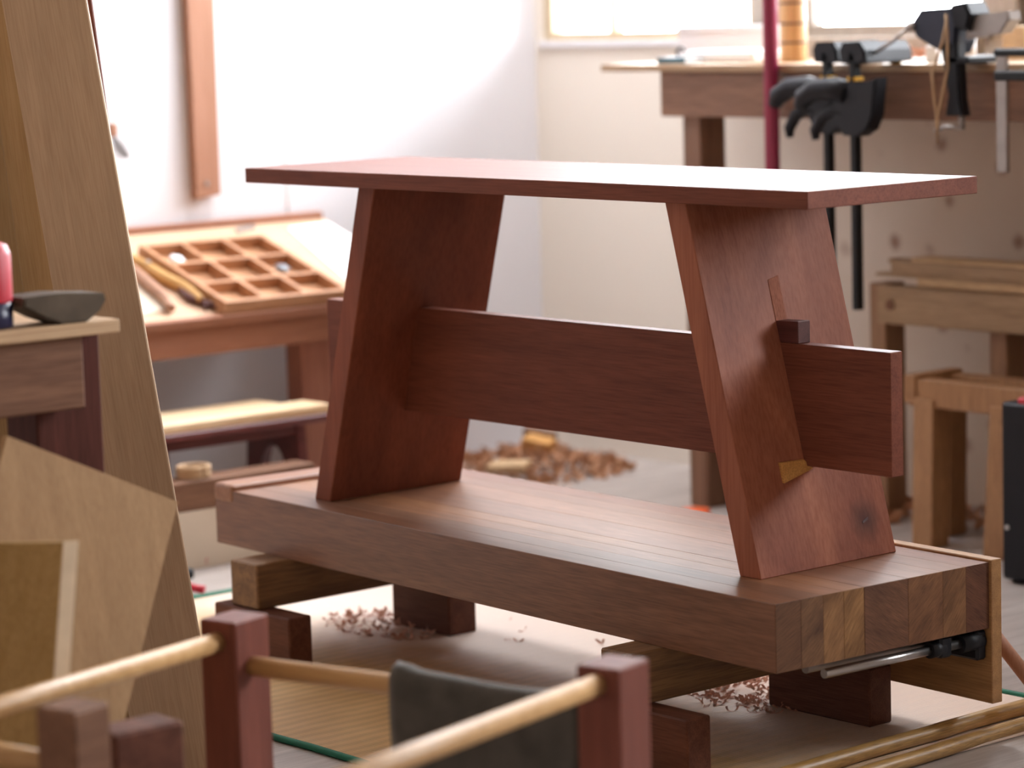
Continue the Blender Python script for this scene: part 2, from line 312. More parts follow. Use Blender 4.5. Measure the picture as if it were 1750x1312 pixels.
def tag(o, label, cat, group=None, kind=None):
    o['label'] = label; o['category'] = cat
    if group: o['group'] = group
    if kind: o['kind'] = kind
    return o
def thing(name, label, cat, loc=(0, 0, 0), rz=0.0, group=None, rot=None):
    o = bpy.data.objects.new(name, None); o.empty_display_size = 0.05; C.objects.link(o)
    o.location = loc; o.rotation_euler = rot if rot else (0, 0, rz)
    return tag(o, label, cat, group)
def struct(name, bm, m, label=None, cat=None):
    o = obj(name, bm, m); o['kind'] = 'structure'
    if label: o['label'] = label; o['category'] = cat
    return o
def part(name, m, parent, *boxes, bev=0.0015, label=None):
    bm = nb()
    for b in boxes: box(bm, *b, bev=bev)
    o = obj(name, bm, m, parent)
    if label: o['label'] = label
    return o
def single(name, label, cat, m, *boxes, bev=0.0015, group=None, loc=(0, 0, 0), rot=(0, 0, 0), kind=None):
    bm = nb()
    for b in boxes: box(bm, *b, bev=bev)
    return tag(obj(name, bm, m, None, loc, rot), label, cat, group, kind)

# ------------------------------------------------------------------ the room
XL, YB, XR, YF, ZC = -1.11, 1.49, 4.5, -3.4, 2.3
bm = nb(); box(bm, XL-0.2, XR+0.2, YF-0.2, YB+0.2, -0.06, 0, 0); struct('floor', bm, W['floor'])
bm = nb()  # ceiling left open for the added roof window
for b4 in ((XL-0.2, XR+0.2, YF-0.2, 0.78), (XL-0.2, XR+0.2, 1.46, YB+0.2), (XL-0.2, -1.01, 0.78, 1.46), (-0.15, XR+0.2, 0.78, 1.46)): box(bm, *b4, ZC, ZC+0.04, 0)
struct('ceiling', bm, W['ceiling'])
root = bpy.data.objects.new('window_5', None); C.objects.link(root); root['kind'] = 'structure'; root.location = (-1.01, 0.78, ZC)  # roof window added out of view to light the back corner
part('window_frame', W['frame_grey'], root, (0, 0.03, 0, 0.68, 0.0, 0.04), (0.83, 0.86, 0, 0.68, 0.0, 0.04), (0.03, 0.83, 0, 0.03, 0.0, 0.04), (0.03, 0.83, 0.65, 0.68, 0.0, 0.04), bev=0.001)
part('window_pane', W['glass'], root, (0.02, 0.84, 0.02, 0.66, 0.02, 0.023), bev=0)
bm = nb(); box(bm, XL-0.15, XL, YF-0.2, YB+0.2, 0, ZC, 0); struct('wall_left', bm, W['wall_white'])
bm = nb(); box(bm, XL, XR, YF-0.15, YF, 0, ZC, 0); struct('wall_front', bm, W['wall_dim'])
WT = 0.04
ops = [(-1.085, -0.50, 0.800, 2.25), (-0.385, 0.047, 0.806, 2.25), (0.116, 0.52, 0.800, 2.25), (1.85, 2.55, 0.800, 2.1)]
bm = nb(); x = XL
for (a, b_, z0, z1) in ops:
    box(bm, x, a, YB, YB+WT, 0, ZC, 0); box(bm, a, b_, YB, YB+WT, 0, z0-0.012, 0); box(bm, a, b_, YB, YB+WT, z1, ZC, 0); x = b_
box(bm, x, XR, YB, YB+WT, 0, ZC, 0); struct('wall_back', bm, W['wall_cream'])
bm = nb(); box(bm, XR, XR+0.1, YF, YB, 0, ZC, 0)
struct('wall_right', bm, W['wall_dim'])
def window(n, a, b_, z0, z1, fm, mull, sillm):
    root = bpy.data.objects.new('window_%d' % n, None); C.objects.link(root); root['kind'] = 'structure'
    root.location = (a, YB, z0)
    w_ = b_-a; h = z1-z0
    wf = part('window_frame', fm, root, (0, 0.022, 0.004, 0.034, 0, h), (w_-0.022, w_, 0.004, 0.034, 0, h), (0.022, w_-0.022, 0.004, 0.034, 0, 0.016), (0.022, w_-0.022, 0.004, 0.034, h-0.03, h), bev=0.001)
    for q in mull: part('mullion', fm, wf, (q-a-0.008, q-a+0.008, 0.006, 0.032, 0.016, h-0.03), bev=0.001)
    part('window_pane', W['glass'], root, (0.02, w_-0.02, 0.018, 0.021, 0.014, h-0.028), bev=0)
    part('window_sill', sillm, root, (-0.01, w_+0.01, -0.006, WT, -0.012, 0), bev=0.001)
    return root
window(1, *ops[0], W['frame'], [-0.893], W['wall_white'])
window(2, *ops[1], W['frame_grey'], [], W['frame_grey'])
window(3, *ops[2], W['frame_grey'], [], W['frame_grey'])
window(4, *ops[3], W['frame_grey'], [2.18], W['frame_grey'])  # extra window added out of view, for light on the right-hand faces
bm = nb(); box(bm, -0.50, -0.435, YB-0.012, YB+0.02, 0.79, 2.28, 0.002); struct('trim_1', bm, W['frame_grey'])
bm = nb(); box(bm, 0.047, 0.116, YB-0.012, YB+0.02, 0.80, 2.28, 0.002); struct('trim_2', bm, W['frame_grey'])

# ------------------------------------------------------------------ rush mat
t = thing('floor_mat', 'woven yellow rush mat with green binding lying under the low workbench', 'mat', (0.38, 0.08, 0))
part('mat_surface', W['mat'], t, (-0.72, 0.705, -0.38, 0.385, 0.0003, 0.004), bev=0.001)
def bind(pts):
    b = nb(); tube(b, pts, 0.0045, 8); o = obj('binding', b, W['green'], t); o['label'] = 'green cloth binding'
bind([(-0.72+i*0.0712, -0.383+0.0015*math.sin(i*1.7), 0.0045) for i in range(21)])
bind([(-0.72+i*0.0712, 0.388+0.0015*math.sin(i*1.3), 0.0045) for i in range(21)])
bind([(-0.722, -0.38+i*0.0765, 0.0045) for i in range(11)])

# ------------------------------------------------------------------ low workbench (slab), beams and blocks
ZS = 0.216
lw = thing('low_workbench', 'low laminated workbench slab of brown wood carrying the red bench', 'workbench', (1.0633, -0.0634, 0.138), -0.0472)
LEN = 1.1557; WID = 0.3386; TH = 0.0783
cuts = [0.0, 0.0385, 0.0725, 0.104, 0.136, 0.206, 0.262, 0.300, WID]
tones = [(0.80, 0.74, 0.72), (0.78, 0.78, 0.80), (1.05, 1.0, 0.92), (1.15, 1.1, 0.95), (0.92, 0.86, 0.86), (1.05, 0.98, 0.95), (0.92, 0.85, 0.85), (0.85, 0.72, 0.74)]
bm = nb(); lay = bm.faces.layers.int.new('tone_i')
for i in range(len(cuts)-1):
    before = set(bm.faces)
    box(bm, -LEN, 0, cuts[i], cuts[i+1], 0, TH, 0.0006 if i in (0, 3, 4) else 0.00025)
    for f in bm.faces:
        if f not in before: f[lay] = i
bm.normal_update()
for f in bm.faces: f.material_index = (0, 3, 1, 1, 2, 3, 1, 2)[f[lay]]+1 if abs(f.normal.x) > 0.7 else 0
idx = [f[lay] for f in bm.faces]
slab = obj('worktop', bm, [W['slab']]+[W['slab_end%d' % k] for k in range(4)], lw)
at = slab.data.attributes.new('tone', 'FLOAT_COLOR', 'FACE')
for i, k in enumerate(idx):
    at.data[i].color = (*tones[k], 1)
bm = nb(); box(bm, -0.335, 0.004, WID, WID+0.0172, -0.0905, TH+0.003, 0.001)
o = obj('vise_jaw', bm, W['jaw'], lw); o['label'] = 'pale oak jaw board along the back edge'
bm = nb()
box(bm, -LEN-0.002, -LEN+0.048, -0.002, WID+0.002, TH-0.018, TH+0.008, 0.006, 0, 3)
o = obj('end_stop', bm, W['stop'], lw); o['label'] = 'raised end stop strip with a rounded corner'
bm = nb(); tube(bm, [(-0.012, 0.083, -0.015), (-0.012, 0.30, -0.015)], 0.0055, 16); obj('guide_rod', bm, W['steel'], lw)
bm = nb(); tube(bm, [(-0.034, 0.075, -0.011), (-0.034, 0.31, -0.011)], 0.006, 14); obj('thread_rod', bm, W['steel_dull'], lw)
bm = nb()
box(bm, -0.07, -0.004, 0.322, WID, -0.038, -0.002, 0.003); box(bm, -0.07, -0.004, 0.262, 0.282, -0.026, 0.0, 0.003); box(bm, -0.07, -0.02, 0.14, 0.335, -0.006, 0.0, 0.001)
tube(bm, [(-0.012, 0.25, -0.015), (-0.012, 0.272, -0.015)], 0.0095, 16); tube(bm, [(-0.012, 0.30, -0.015), (-0.012, 0.335, -0.015)], 0.011, 16)
o = obj('vise_bracket', bm, W['black'], lw); o['label'] = 'black cast vise bracket'

def beam(x0, x1, y0, y1, label):
    return single('support_beam', label, 'beam', W['beam'], (0, x1-x0, 0, y1-y0, 0, 0.0622), bev=0.002, loc=(x0, y0, 0.0757))
beam(0.030, 0.092, -0.072, 0.30, 'square beam carrying the left end of the low workbench, pale end facing left')
beam(0.818, 0.872, -0.104, 0.262, 'square beam carrying the right end of the low workbench behind the stool post')
def blk(x0, x1, y0, y1, label):
    return single('support_block', label, 'block', W['block'], (0, x1-x0, 0, y1-y0, 0, 0.0714), bev=0.002, loc=(x0, y0, 0.0042))
blk(-0.002, 0.171, -0.079, -0.041, 'dark block on edge under the front of the left support beam')
blk(0.790, 0.961, -0.104, -0.066, 'dark block on edge under the front of the right support beam')
blk(0.030, 0.158, 0.205, 0.255, 'dark block on edge under the rear of the left support beam')
blk(0.767, 0.938, 0.220, 0.260, 'reddish block on edge under the rear of the right support beam near the vise rod')

# ------------------------------------------------------------------ the red bench
be = thing('trestle_bench', 'finished dark red wooden bench with splayed board legs standing on the low workbench', 'bench', (0, 0, 0.2163))
L_, Wd, H_, T_ = 1.0607, 0.2824, 0.45, 0.020
bm = nb(); box(bm, 0, L_, 0, Wd, H_-T_, H_, 0.0009); obj('tabletop', bm, W['bench_x'], be)
def leg(bx, tx, mat):
    zt = H_-T_; y0, y1, th = 0.0242, 0.2534, 0.0349
    b = nb(); hexa(b, [(bx-th, y0, 0), (bx, y0, 0), (bx, y1, 0), (bx-th, y1, 0), (tx-th, y0, zt), (tx, y0, zt), (tx, y1, zt), (tx-th, y1, zt)], 0.0011)
    return obj('leg', b, mat, be)
leg(0.1343, 0.2565, W['bench_z']); leg_r = leg(0.9544, 0.8418, W['bench_knot'])
part('stretcher', W['bench_x'], be, (0.0005, 1.0602, 0.1309, 0.1515, 0.1162, 0.2593), bev=0.0009)
def key(x0, x1, label):
    b = nb(); hexa(b, [(x0, 0.1309, 0.2594), (x1, 0.1309, 0.2594), (x1, 0.1515, 0.2594), (x0, 0.1515, 0.2594), (x0, 0.1309, 0.283), (x1, 0.1309, 0.2855), (x1, 0.1515, 0.2855), (x0, 0.1515, 0.283)], 0.0008)
    o = obj('wedge', b, W['wedge_dark'], be); o['label'] = label
key(0.142, 0.1995, 'dark square wedge above the stretcher at the left leg'); key(0.83, 0.916, 'dark square wedge above the stretcher at the right leg')
def face_x(z): return 0.9544+(0.8418-0.9544)*z/(H_-T_)
b = nb(); pz = [(q.y, q.z-0.2163) for q in (U(1335, 790, x=0.9265), U(1376, 784, x=0.9265), U(1392, 799, x=0.930), U(1344, 825, x=0.934))]
prism(b, [(face_x(z)-0.006, y, z) for y, z in pz], (0.0095, 0, -0.001), 0.0004)
o = obj('wedge', b, W['wedge_pale'], be); o['label'] = 'pale yellow wedge under the stretcher at the right leg'
b = nb(); prism(b, [(face_x(z)-0.0005, y, z) for y, z in [(0.131, 0.283), (0.149, 0.283), (0.149, 0.336), (0.131, 0.332)]], (0.0011, 0, 0))
o = obj('filler_strip', b, W['filler'], leg_r); o['label'] = 'lighter orange filler strip above the wedge'
b = nb(); prism(b, [(face_x(z)-0.0002, y, z) for y, z in [(0.206, 0.040), (0.216, 0.043), (0.2165, 0.046), (0.2065, 0.0425)]], (0.0008, 0, 0))
o = obj('knot', b, W['wedge_dark'], leg_r); o['label'] = 'small dark split knot'

# ------------------------------------------------------------------ foreground: upside-down stool with rods, felt cloth
YU = math.atan2(0.263, 0.965)
st = thing('stool_frame', 'dark red stool frame with pale round rods and no seat in the foreground', 'stool frame', (1.0231, -0.7556, 0), YU)
# local x runs along the far rod, local -y comes toward the camera
def spost(x1, y0, zt): 
    part('leg', W['post'], st, (x1-0.045, x1, y0, y0+0.052, 0.0, zt), bev=0.002)
spost(0, 0, 0.300); spost(0.4347, 0, 0.300); spost(0.4347, -0.62, 0.300); spost(0, -0.62, 0.30)
def rodp(a, b_, r=0.0098):
    b = nb(); tube(b, [a, b_], r, 18); o = obj('rod', b, W['rod'], st); o['label'] = 'pale round rod'
rodp((-0.022, 0.006, 0.2795), (-0.022, -0.60, 0.2815)); rodp((-0.006, 0.024, 0.2535), (0.40, 0.024, 0.2535)); rodp((0.412, 0.006, 0.2845), (0.412, -0.60, 0.2845))
# felt draped over the far rod
cx0, cx1 = 0.176, 0.386
def clothpt(u, v):
    """u along the rod 0..1, v over the rod -1 (back hem) .. 1 (front hem)"""
    x = cx0+(cx1-cx0)*u
    drop = 0.185
    r = 0.0125
    arc = 0.12
    if abs(v) < arc:
        a = v/arc*math.pi/2
        y, z = 0.024-r*math.sin(a), 0.2535+r*math.cos(a)
    else:
        k = (abs(v)-arc)/(1-arc)
        y = 0.024-math.copysign(r+0.010*k+0.006*k*math.sin(u*7+v*2), v); z = 0.2535-k*drop*(1.0+0.08*math.sin(u*4))
        x += 0.012*k*k*(1 if u < 0.5 else 0.5)*(1-2*u)*3 + 0.006*k*math.sin(u*9)
    z += 0.002*math.sin(u*6+1)+(0.006*math.exp(-((u)/0.08)**2))
    return (x, y, z)
bm = nb(); nu, nv = 24, 40
g = [[bm.verts.new(clothpt(i/nu, -1+2*j/nv)) for j in range(nv+1)] for i in range(nu+1)]
for i in range(nu):
    for j in range(nv):
        f = bm.faces.new((g[i][j], g[i][j+1], g[i+1][j+1], g[i+1][j])); f.smooth = True
cl = tag(obj('felt_cloth', bm, W['cloth'], None, (1.0231, -0.7556, 0), (0, 0, YU)), 'charcoal felt cloth folded over the far rod of the stool frame', 'cloth')
so = cl.modifiers.new('thick', 'SOLIDIFY'); so.thickness = 0.003; so.offset = 1

# blurred blocks at the very front
t = thing('front_post', 'blurred brown post with a pale dowel at the bottom left corner', 'post', (1.2273, -1.0645, 0), YU)
part('post', W['table'], t, (-0.045, 0, 0, 0.047, 0, 0.302), bev=0.003)
bm = nb(); tube(bm, [(-0.04, 0.02, 0.247), (-0.22, 0.03, 0.247)], 0.0105, 16); obj('dowel', bm, W['rod'], t)
single('front_block', 'blurred reddish block in front of the plywood sheet, right of the blurred brown post', 'block', W['block'], (-0.045, 0, 0, 0.074, 0, 0.258), bev=0.003, loc=(1.1676, -0.9877, 0))

# ------------------------------------------------------------------ left: leaning boards, table, panels
def leaner(name, label, cat, mat, wdt, th, base, top, waxis, group=None):
    """board between the middle of its base and of its top"""
    base, top = Vector(base), Vector(top)
    z = (top-base); ln = z.length; z.normalize(); x = Vector(waxis).normalized(); x = (x-z*x.dot(z)).normalized(); y = z.cross(x)
    b = nb(); box(b, -wdt/2, wdt/2, 0, th, 0, ln, 0.0015)
    o = obj(name, b, mat); m = Matrix((x, y, z)).transposed().to_4x4(); m.translation = base; o.matrix_world = m
    return tag(o, label, cat, group)
p0 = Vector((0.5040, -0.4790, 0.0)); p1 = U(75, 0, d=3.46)
leaner('leaning_board', 'wide tan board leaning beside the left table, nearest of the leaning boards', 'board', W['tan_board'], 0.0965, 0.020, p0, p0+(p1-p0)*1.35, (0.60, 0.80, 0))
p2 = p0+Vector((-0.085, -0.01, 0)); q2 = U(40, 0, d=3.55)
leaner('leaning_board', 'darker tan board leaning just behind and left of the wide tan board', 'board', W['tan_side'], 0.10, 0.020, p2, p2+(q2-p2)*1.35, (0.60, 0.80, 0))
q3 = U(118, 0, d=3.64); p3 = U(290, 1180, d=3.62); p3.z = 0
leaner('leaning_board', 'thin reddish board showing as a strip behind the top of the wide tan board', 'board', W['post'], 0.055, 0.016, p3, p3+(q3-p3)*1.35, (0.60, 0.80, 0))
p4 = p0+Vector((-0.20, -0.055, 0)); q4 = U(-45, 0, d=3.66)
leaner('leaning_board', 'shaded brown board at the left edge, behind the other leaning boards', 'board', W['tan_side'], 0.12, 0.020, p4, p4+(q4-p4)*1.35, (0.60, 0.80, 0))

tb = thing('left_table', 'dark wooden table with a plywood top at the left edge', 'table', (0.8, -0.726, 0))
part('tabletop', W['plywood_edge'], tb, (-0.42, 0, -0.62, 0, 0.5630, 0.5765), bev=0.001)
part('apron', W['table'], tb, (-0.03, -0.012, -0.60, -0.037, 0.489, 0.563), bev=0.002)
for (lx, ly) in ((-0.10, -0.078), (-0.40, -0.078), (-0.10, -0.60), (-0.40, -0.60)):
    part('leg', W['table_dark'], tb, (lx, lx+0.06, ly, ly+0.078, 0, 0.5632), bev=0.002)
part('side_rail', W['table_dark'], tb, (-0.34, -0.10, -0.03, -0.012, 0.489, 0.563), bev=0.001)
# can and worn wedge on the table
t = thing('spray_can', 'red can with a dark blue base at the left edge of the plywood table', 'can', (0.765, -0.858, 0.5768))
bm = nb(); lathe(bm, [(0.0235, 0), (0.026, 0.002), (0.026, 0.026)]); o = obj('base', bm, W['blue_plastic'], t); o['label'] = 'dark blue base'
bm = nb(); lathe(bm, [(0.026, 0.026), (0.0262, 0.028), (0.0262, 0.072), (0.023, 0.082), (0.014, 0.086)]); obj('body', bm, W['red_plastic'], t)
bm = nb(); lathe(bm, [(0.011, 0.086), (0.011, 0.102), (0.008, 0.106)]); o = obj('cap', bm, W['pale_edge'], t); o['label'] = 'pale cap'
b = nb()
wp = [(0, 0.021), (0.028, 0.006), (0.045, 0.0), (0.074, 0.0), (0.090, 0.010), (0.097, 0.020), (0.095, 0.027), (0.045, 0.031), (0.002, 0.030)]
prism(b, [(0.0, y, z) for y, z in wp], (-0.045, 0, 0), 0.002)
tag(obj('sanding_block', b, W['grey_stone'], None, (0.798, -0.836, 0.5768)), 'worn dark grey wedge-shaped block lying on the plywood table beside the red can', 'block')

def sheet(name, label, cat, mats, TR, TL, BR, th, away):
    """sheet from three corners of its seen face; thickness goes to `away`"""
    TR, TL, BR = Vector(TR), Vector(TL), Vector(BR); n = (TL-TR).cross(BR-TR).normalized()
    if n.dot(Vector(away)) < 0: n = -n
    BL = TL+(BR-TR)
    return TR, TL, BL, BR, n*th
TR = U(305, 857, x=0.842); TL = U(12, 744, x=0.836)
e1 = (TL-TR); dn = U(205, 1245, x=0.876)-TR; dn = dn-e1*(dn.dot(e1)/e1.length_squared); BR = TR+dn*((0.0005-TR.z)/dn.z)
a, b_, c_, d_, nn = sheet('', '', '', None, TR, TL, BR, 0.009, (-1, 0.3, 0))
# rest the lowest corner on the floor
low = min(p.z for p in (a, b_, c_, d_)); k = (TR.z-0.001)/(TR.z-low)
dn2 = (BR-TR)*k; c_ = b_+dn2; d_ = a+dn2
org = (c_ if c_.z < d_.z else d_).copy()
bm = nb(); prism(bm, [p-org for p in (a, b_, c_, d_)], nn, 0.0006)
tag(obj('plywood_sheet', bm, W['plywood'], None, org), 'thin tan plywood sheet standing on a corner against the left table', 'plywood sheet')
TR = U(108, 926, d=2.76); TL = U(-60, 929, d=2.83); BR = U(90, 1185, d=2.72)
dn = (BR-TR); dn = dn*((0.002-TR.z)/dn.z)
a, b_, c_, d_ = TR, TL, TL+dn, TR+dn
nn = Vector((0.35, 0.93, 0)).normalized()*0.0135
org = d_.copy()
t = thing('dark_board', 'small dark brown panel with a pale edge in front of the plywood sheet', 'panel', org)
bm = nb(); prism(bm, [p-org for p in (a, b_, c_, d_)], nn, 0.0004); pb_ = obj('board', bm, W['panel'], t)
ex = (a-b_).normalized()*0.0012
bm = nb(); prism(bm, [a-org, d_-org, d_-org+ex, a-org+ex], nn, 0); o = obj('lit_edge_strip', bm, W['pale_edge'], pb_); o['label'] = 'edge strip coloured pale for the light on it'  # light on the panel's edge is put into this paler colour

# ------------------------------------------------------------------ left wall: strip, scraper on a cord, wire
o = thing('wall_strip', 'upright brown wooden strip hanging on the white wall', 'wooden strip', (XL, 0.692, 0.5445))
b = nb(); hexa(b, [(0.0005, -0.0285, 0), (0.020, -0.0285, 0), (0.020, 0.0235, 0.006), (0.0005, 0.0235, 0.006), (0.0005, -0.034, 0.75), (0.020, -0.034, 0.75), (0.020, 0.030, 0.75), (0.0005, 0.030, 0.75)], 0.001); sb_ = obj('board', b, W['strip'], o)
b = nb(); tube(b, [(0.019, -0.006, 0.027), (0.0225, -0.006, 0.027)], 0.004, 12); x_ = obj('screw', b, W['steel_dull'], sb_); x_['label'] = 'grey screw head'
t = thing('hanging_scraper', 'small scraper with a grey blade hanging from a cord on the white wall', 'scraper', (XL+0.012, 0.5055, 0.6250))
b = nb(); tube(b, [(0, -0.012, 0.36), (0, -0.022, 0.275), (0, -0.004, 0.21), (0, 0.002, 0.14), (0, -0.006, 0.085), (0, -0.010, 0.063)], 0.0013, 8); obj('cord', b, W['cord'], t)
b = nb(); box(b, -0.006, 0.006, -0.016, 0.000, 0.040, 0.063, 0.003); obj('handle', b, W['strip'], t)
b = nb(); prism(b, [(-0.001, -0.012, 0.040), (-0.001, -0.004, 0.0405), (-0.001, 0.010, 0.028), (-0.001, 0.0225, 0.008), (-0.001, 0.021, 0.0005), (-0.001, 0.006, 0.003), (-0.001, -0.007, 0.018)], (0.0025, 0, 0), 0.0004); obj('blade', b, W['steel'], t)
b = nb(); tube(b, [(XL+0.0012, 0.862, 1.4), (XL+0.0012, 0.868, 0.85), (XL+0.0012, 0.876, 0.60), (XL+0.0012, 0.877, 0.48)], 0.0008, 6)
tag(obj('wall_wire', b, W['cream']), 'thin faint wire running down the white wall behind the desk', 'wire')

# ------------------------------------------------------------------ sloping desk with tray, low stool, boxes
YD0, YD1, XD0, XD1, ZD0, ZD1 = 0.10, 0.945, -1.095, -0.745, 0.4915, 0.3745
dk = thing('sloping_desk', 'sloping brown desk with a shallow tray top against the white wall', 'desk', (0, 0, 0))
dx, dz = XD1-XD0, ZD1-ZD0; sl = math.hypot(dx, dz); TS = Vector((dx/sl, 0, dz/sl)); TN = Vector((-dz/sl, 0, dx/sl)); O0 = Vector((XD0, 0, ZD0))
def tp(s, y, h): return O0+TS*s+Vector((0, y, 0))+TN*h
def tbox(bm, s0, s1, y0, y1, h0, h1, bev=0.001, mi=0):
    hexa(bm, [tp(s0, y0, h0), tp(s1, y0, h0), tp(s1, y1, h0), tp(s0, y1, h0), tp(s0, y0, h1), tp(s1, y0, h1), tp(s1, y1, h1), tp(s0, y1, h1)], bev, mi)
b = nb(); tbox(b, 0, sl, YD0, YD1, -0.010, 0); obj('tray_floor', b, W['desk_floor'], dk)
b = nb(); tbox(b, -0.012, 0, YD0, YD1, -0.014, 0.010); obj('back_lip', b, W['desk'], dk)
b = nb(); tbox(b, sl, sl+0.012, YD0, YD1, -0.012, 0.004); obj('front_lip', b, W['desk'], dk)
part('apron', W['desk'], dk, (XD1-0.025, XD1-0.004, YD0, YD1-0.01, 0.312, 0.362), bev=0.001)
part('apron', W['desk'], dk, (XD0+0.01, XD0+0.03, YD0, YD1-0.01, 0.36, 0.478), bev=0.001)
for lx, zt in ((XD1-0.062, 0.37), (XD0+0.01, 0.47)):
    for ly in (YD0+0.02, 0.640 if lx > -0.9 else 0.875):
        part('leg', W['desk_leg'], dk, (lx, lx+0.046, ly, ly+0.062, 0, zt), bev=0.002)
# organiser box with nine compartments lying on the tray
def on_tray(px, py, h=0.0):
    return UP_plane(px, py, tp(0, 0, h), TN)
hO = 0.026
c4 = [on_tray(*p, hO) for p in ((244, 421), (443, 397), (588, 487), (395, 525))]
y0o = (c4[0].y+c4[3].y)/2; y1o = (c4[1].y+c4[2].y)/2; s0o = ((c4[0]-O0).dot(TS)+(c4[1]-O0).dot(TS))/2; s1o = ((c4[3]-O0).dot(TS)+(c4[2]-O0).dot(TS))/2
og = thing('organizer_box', 'pale wooden organizer box with nine square compartments on the sloping desk', 'organizer', (0, 0, 0))
wl = 0.0095
b = nb(); tbox(b, s0o, s1o, y0o, y1o, 0.0005, 0.005, 0); obj('box_floor', b, W['organizer'], og)
b = nb()
tbox(b, s0o, s0o+wl, y0o, y1o, 0.004, hO, 0.0006); tbox(b, s1o-wl, s1o, y0o, y1o, 0.004, hO, 0.0006); tbox(b, s0o+wl, s1o-wl, y0o, y0o+wl, 0.004, hO, 0.0006); tbox(b, s0o+wl, s1o-wl, y1o-wl, y1o, 0.004, hO, 0.0006)
obj('box_rim', b, W['organizer'], og)
for k in (1, 2):
    q = s0o+(s1o-s0o)*k/3; b = nb(); tbox(b, q-wl/2, q+wl/2, y0o+wl, y1o-wl, 0.004, hO-0.001, 0.0004); obj('divider', b, W['organizer'], og)
    q = y0o+(y1o-y0o)*k/3; b = nb(); tbox(b, s0o+wl, s1o-wl, q-wl/2, q+wl/2, 0.004, hO-0.0012, 0.0004); obj('divider', b, W['organizer'], og)
cs, cy_ = (s1o-s0o)/3, (y1o-y0o)/3
def lump(name, label, cat, mat, s, y, h, r, sq=0.6):
    b = nb(); bmesh.ops.create_icosphere(b, subdivisions=2, radius=r)
    for v in b.verts: v.co = Vector((v.co.x*1.3, v.co.y*1.1, v.co.z*sq))*(1+0.15*math.sin(v.co.x*900+v.co.y*700))
    for f in b.faces: f.smooth = True
    return tag(obj(name, b, mat, None, tp(s, y, h+r*sq), (0, math.atan2(-dz, dx), 0)), label, cat)
lump('chalk_lump', 'white lump in the top left compartment of the organizer', 'chalk', W['white'], s0o+cs*0.62, y0o+cy_*0.5, 0.005, 0.013, 0.75)
lump('hardware_pile', 'dark grey lump in the right middle compartment of the organizer', 'hardware', W['glass_dark'], s0o+cs*1.5, y0o+cy_*2.45, 0.005, 0.011, 0.9)
def handle(name, label, pxs, mat, r, hh, extra=None):
    t_ = thing(name, label, 'tool handle', (0, 0, 0))
    pts = [on_tray(px, py, hh) for px, py in pxs]
    # smooth the line
    P = []
    for i in range(len(pts)-1):
        a_ = pts[max(i-1, 0)]; b1 = pts[i]; c1 = pts[i+1]; d1 = pts[min(i+2, len(pts)-1)]
        for q in range(6):
            u = q/6; P.append(0.5*((2*b1)+(c1-a_)*u+(2*a_-5*b1+4*c1-d1)*u*u+(3*b1-a_-3*c1+d1)*u**3))
    P.append(pts[-1]); n_ = len(P)
    b = nb(); tube(b, P, [r*(0.75+0.35*math.sin(math.pi*i/(n_-1))) for i in range(n_)], 12)
    obj('grip', b, mat, t_)
    return t_, P
t_, P = handle('saw_handle', 'curved brown tool handle lying at the left on the sloping desk', [(186, 438), (222, 458), (253, 485), (280, 509), (293, 527)], W['handle_pink'], 0.0095, 0.011)
t_, P = handle('saw_handle', 'curved yellow tool handle lying between the brown handle and the organizer', [(208, 433), (246, 453), (281, 475), (317, 492), (344, 514)], W['handle_yellow'], 0.0095, 0.011)
b = nb(); tube(b, [P[7]+TN*0.007, P[7]+TN*0.0125], 0.004, 10); o = obj('pin', b, W['steel'], t_); o['label'] = 'small steel pin'
t_, P = handle('dark_tool', 'small dark reddish curved tool poking over the front edge of the sloping desk', [(308, 494), (325, 509), (348, 517), (372, 524)], W['wedge_dark'], 0.006, 0.008)
b = nb(); tube(b, [P[-8], P[-8]+TS*0.012, P[-8]+TS*0.022+Vector((0, -0.006, -0.018))], [0.004, 0.003, 0.0012], 8); obj('tip', b, W['wedge_dark'], t_)
b = nb(); c3 = [on_tray(*p, 0.0008) for p in ((492, 390), (560, 380), (660, 440), (600, 486))]; prism(b, [p for p in c3], TN*0.0012); tag(obj('paper_sheet', b, W['white']), 'bright white paper sheet on the sloping desk right of the organizer', 'paper')
b = nb(); c3 = [on_tray(*p, 0.0008) for p in ((225, 478), (250, 490), (290, 528), (235, 540))]; prism(b, [p for p in c3], TN*0.0012); tag(obj('paper_sheet', b, W['cream']), 'cream card at the lower left corner of the sloping desk under the brown handle', 'paper')
b = nb(); c3 = [on_tray(*p, 0.0008) for p in ((402, 392), (432, 386), (438, 391), (407, 398))]; prism(b, [p for p in c3], TN*0.003); tag(obj('steel_rule', b, W['steel']), 'short grey steel rule on the desk above the organizer', 'ruler')

ls = thing('low_stool', 'low mahogany stool with an arched end panel under the sloping desk', 'stool', (-0.70, 0.42, 0))
part('seat', W['mahogany'], ls, (-0.09, 0.085, -0.22, 0.20, 0.196, 0.2085), bev=0.002)
part('rail', W['mahogany'], ls, (0.052, 0.066, -0.155, 0.115, 0.178, 0.197), bev=0.001)
def endp(y):
    b = nb(); w2 = 0.082; out = [(-w2-0.005, 0), (-w2+0.012, 0.197), (w2-0.012, 0.197), (w2+0.005, 0), (w2-0.03, 0)]
    for k in range(0, 9): a_ = math.pi*k/8; out.append((0.034*math.cos(a_), 0.105+0.05*math.sin(a_)))
    out.append((-w2+0.03, 0))
    prism(b, [(x, y, z) for x, z in out], (0, 0.018, 0), 0.001); obj('end_panel', b, W['mahogany'], ls)
endp(-0.165); endp(0.108)
single('pale_plank', 'pale plank lying at the front of the low mahogany stool', 'plank', W['pale_plank'], (0, 0.075, 0, 0.345, 0, 0.0145), loc=(-0.696, 0.248, 0.2090), group=None)
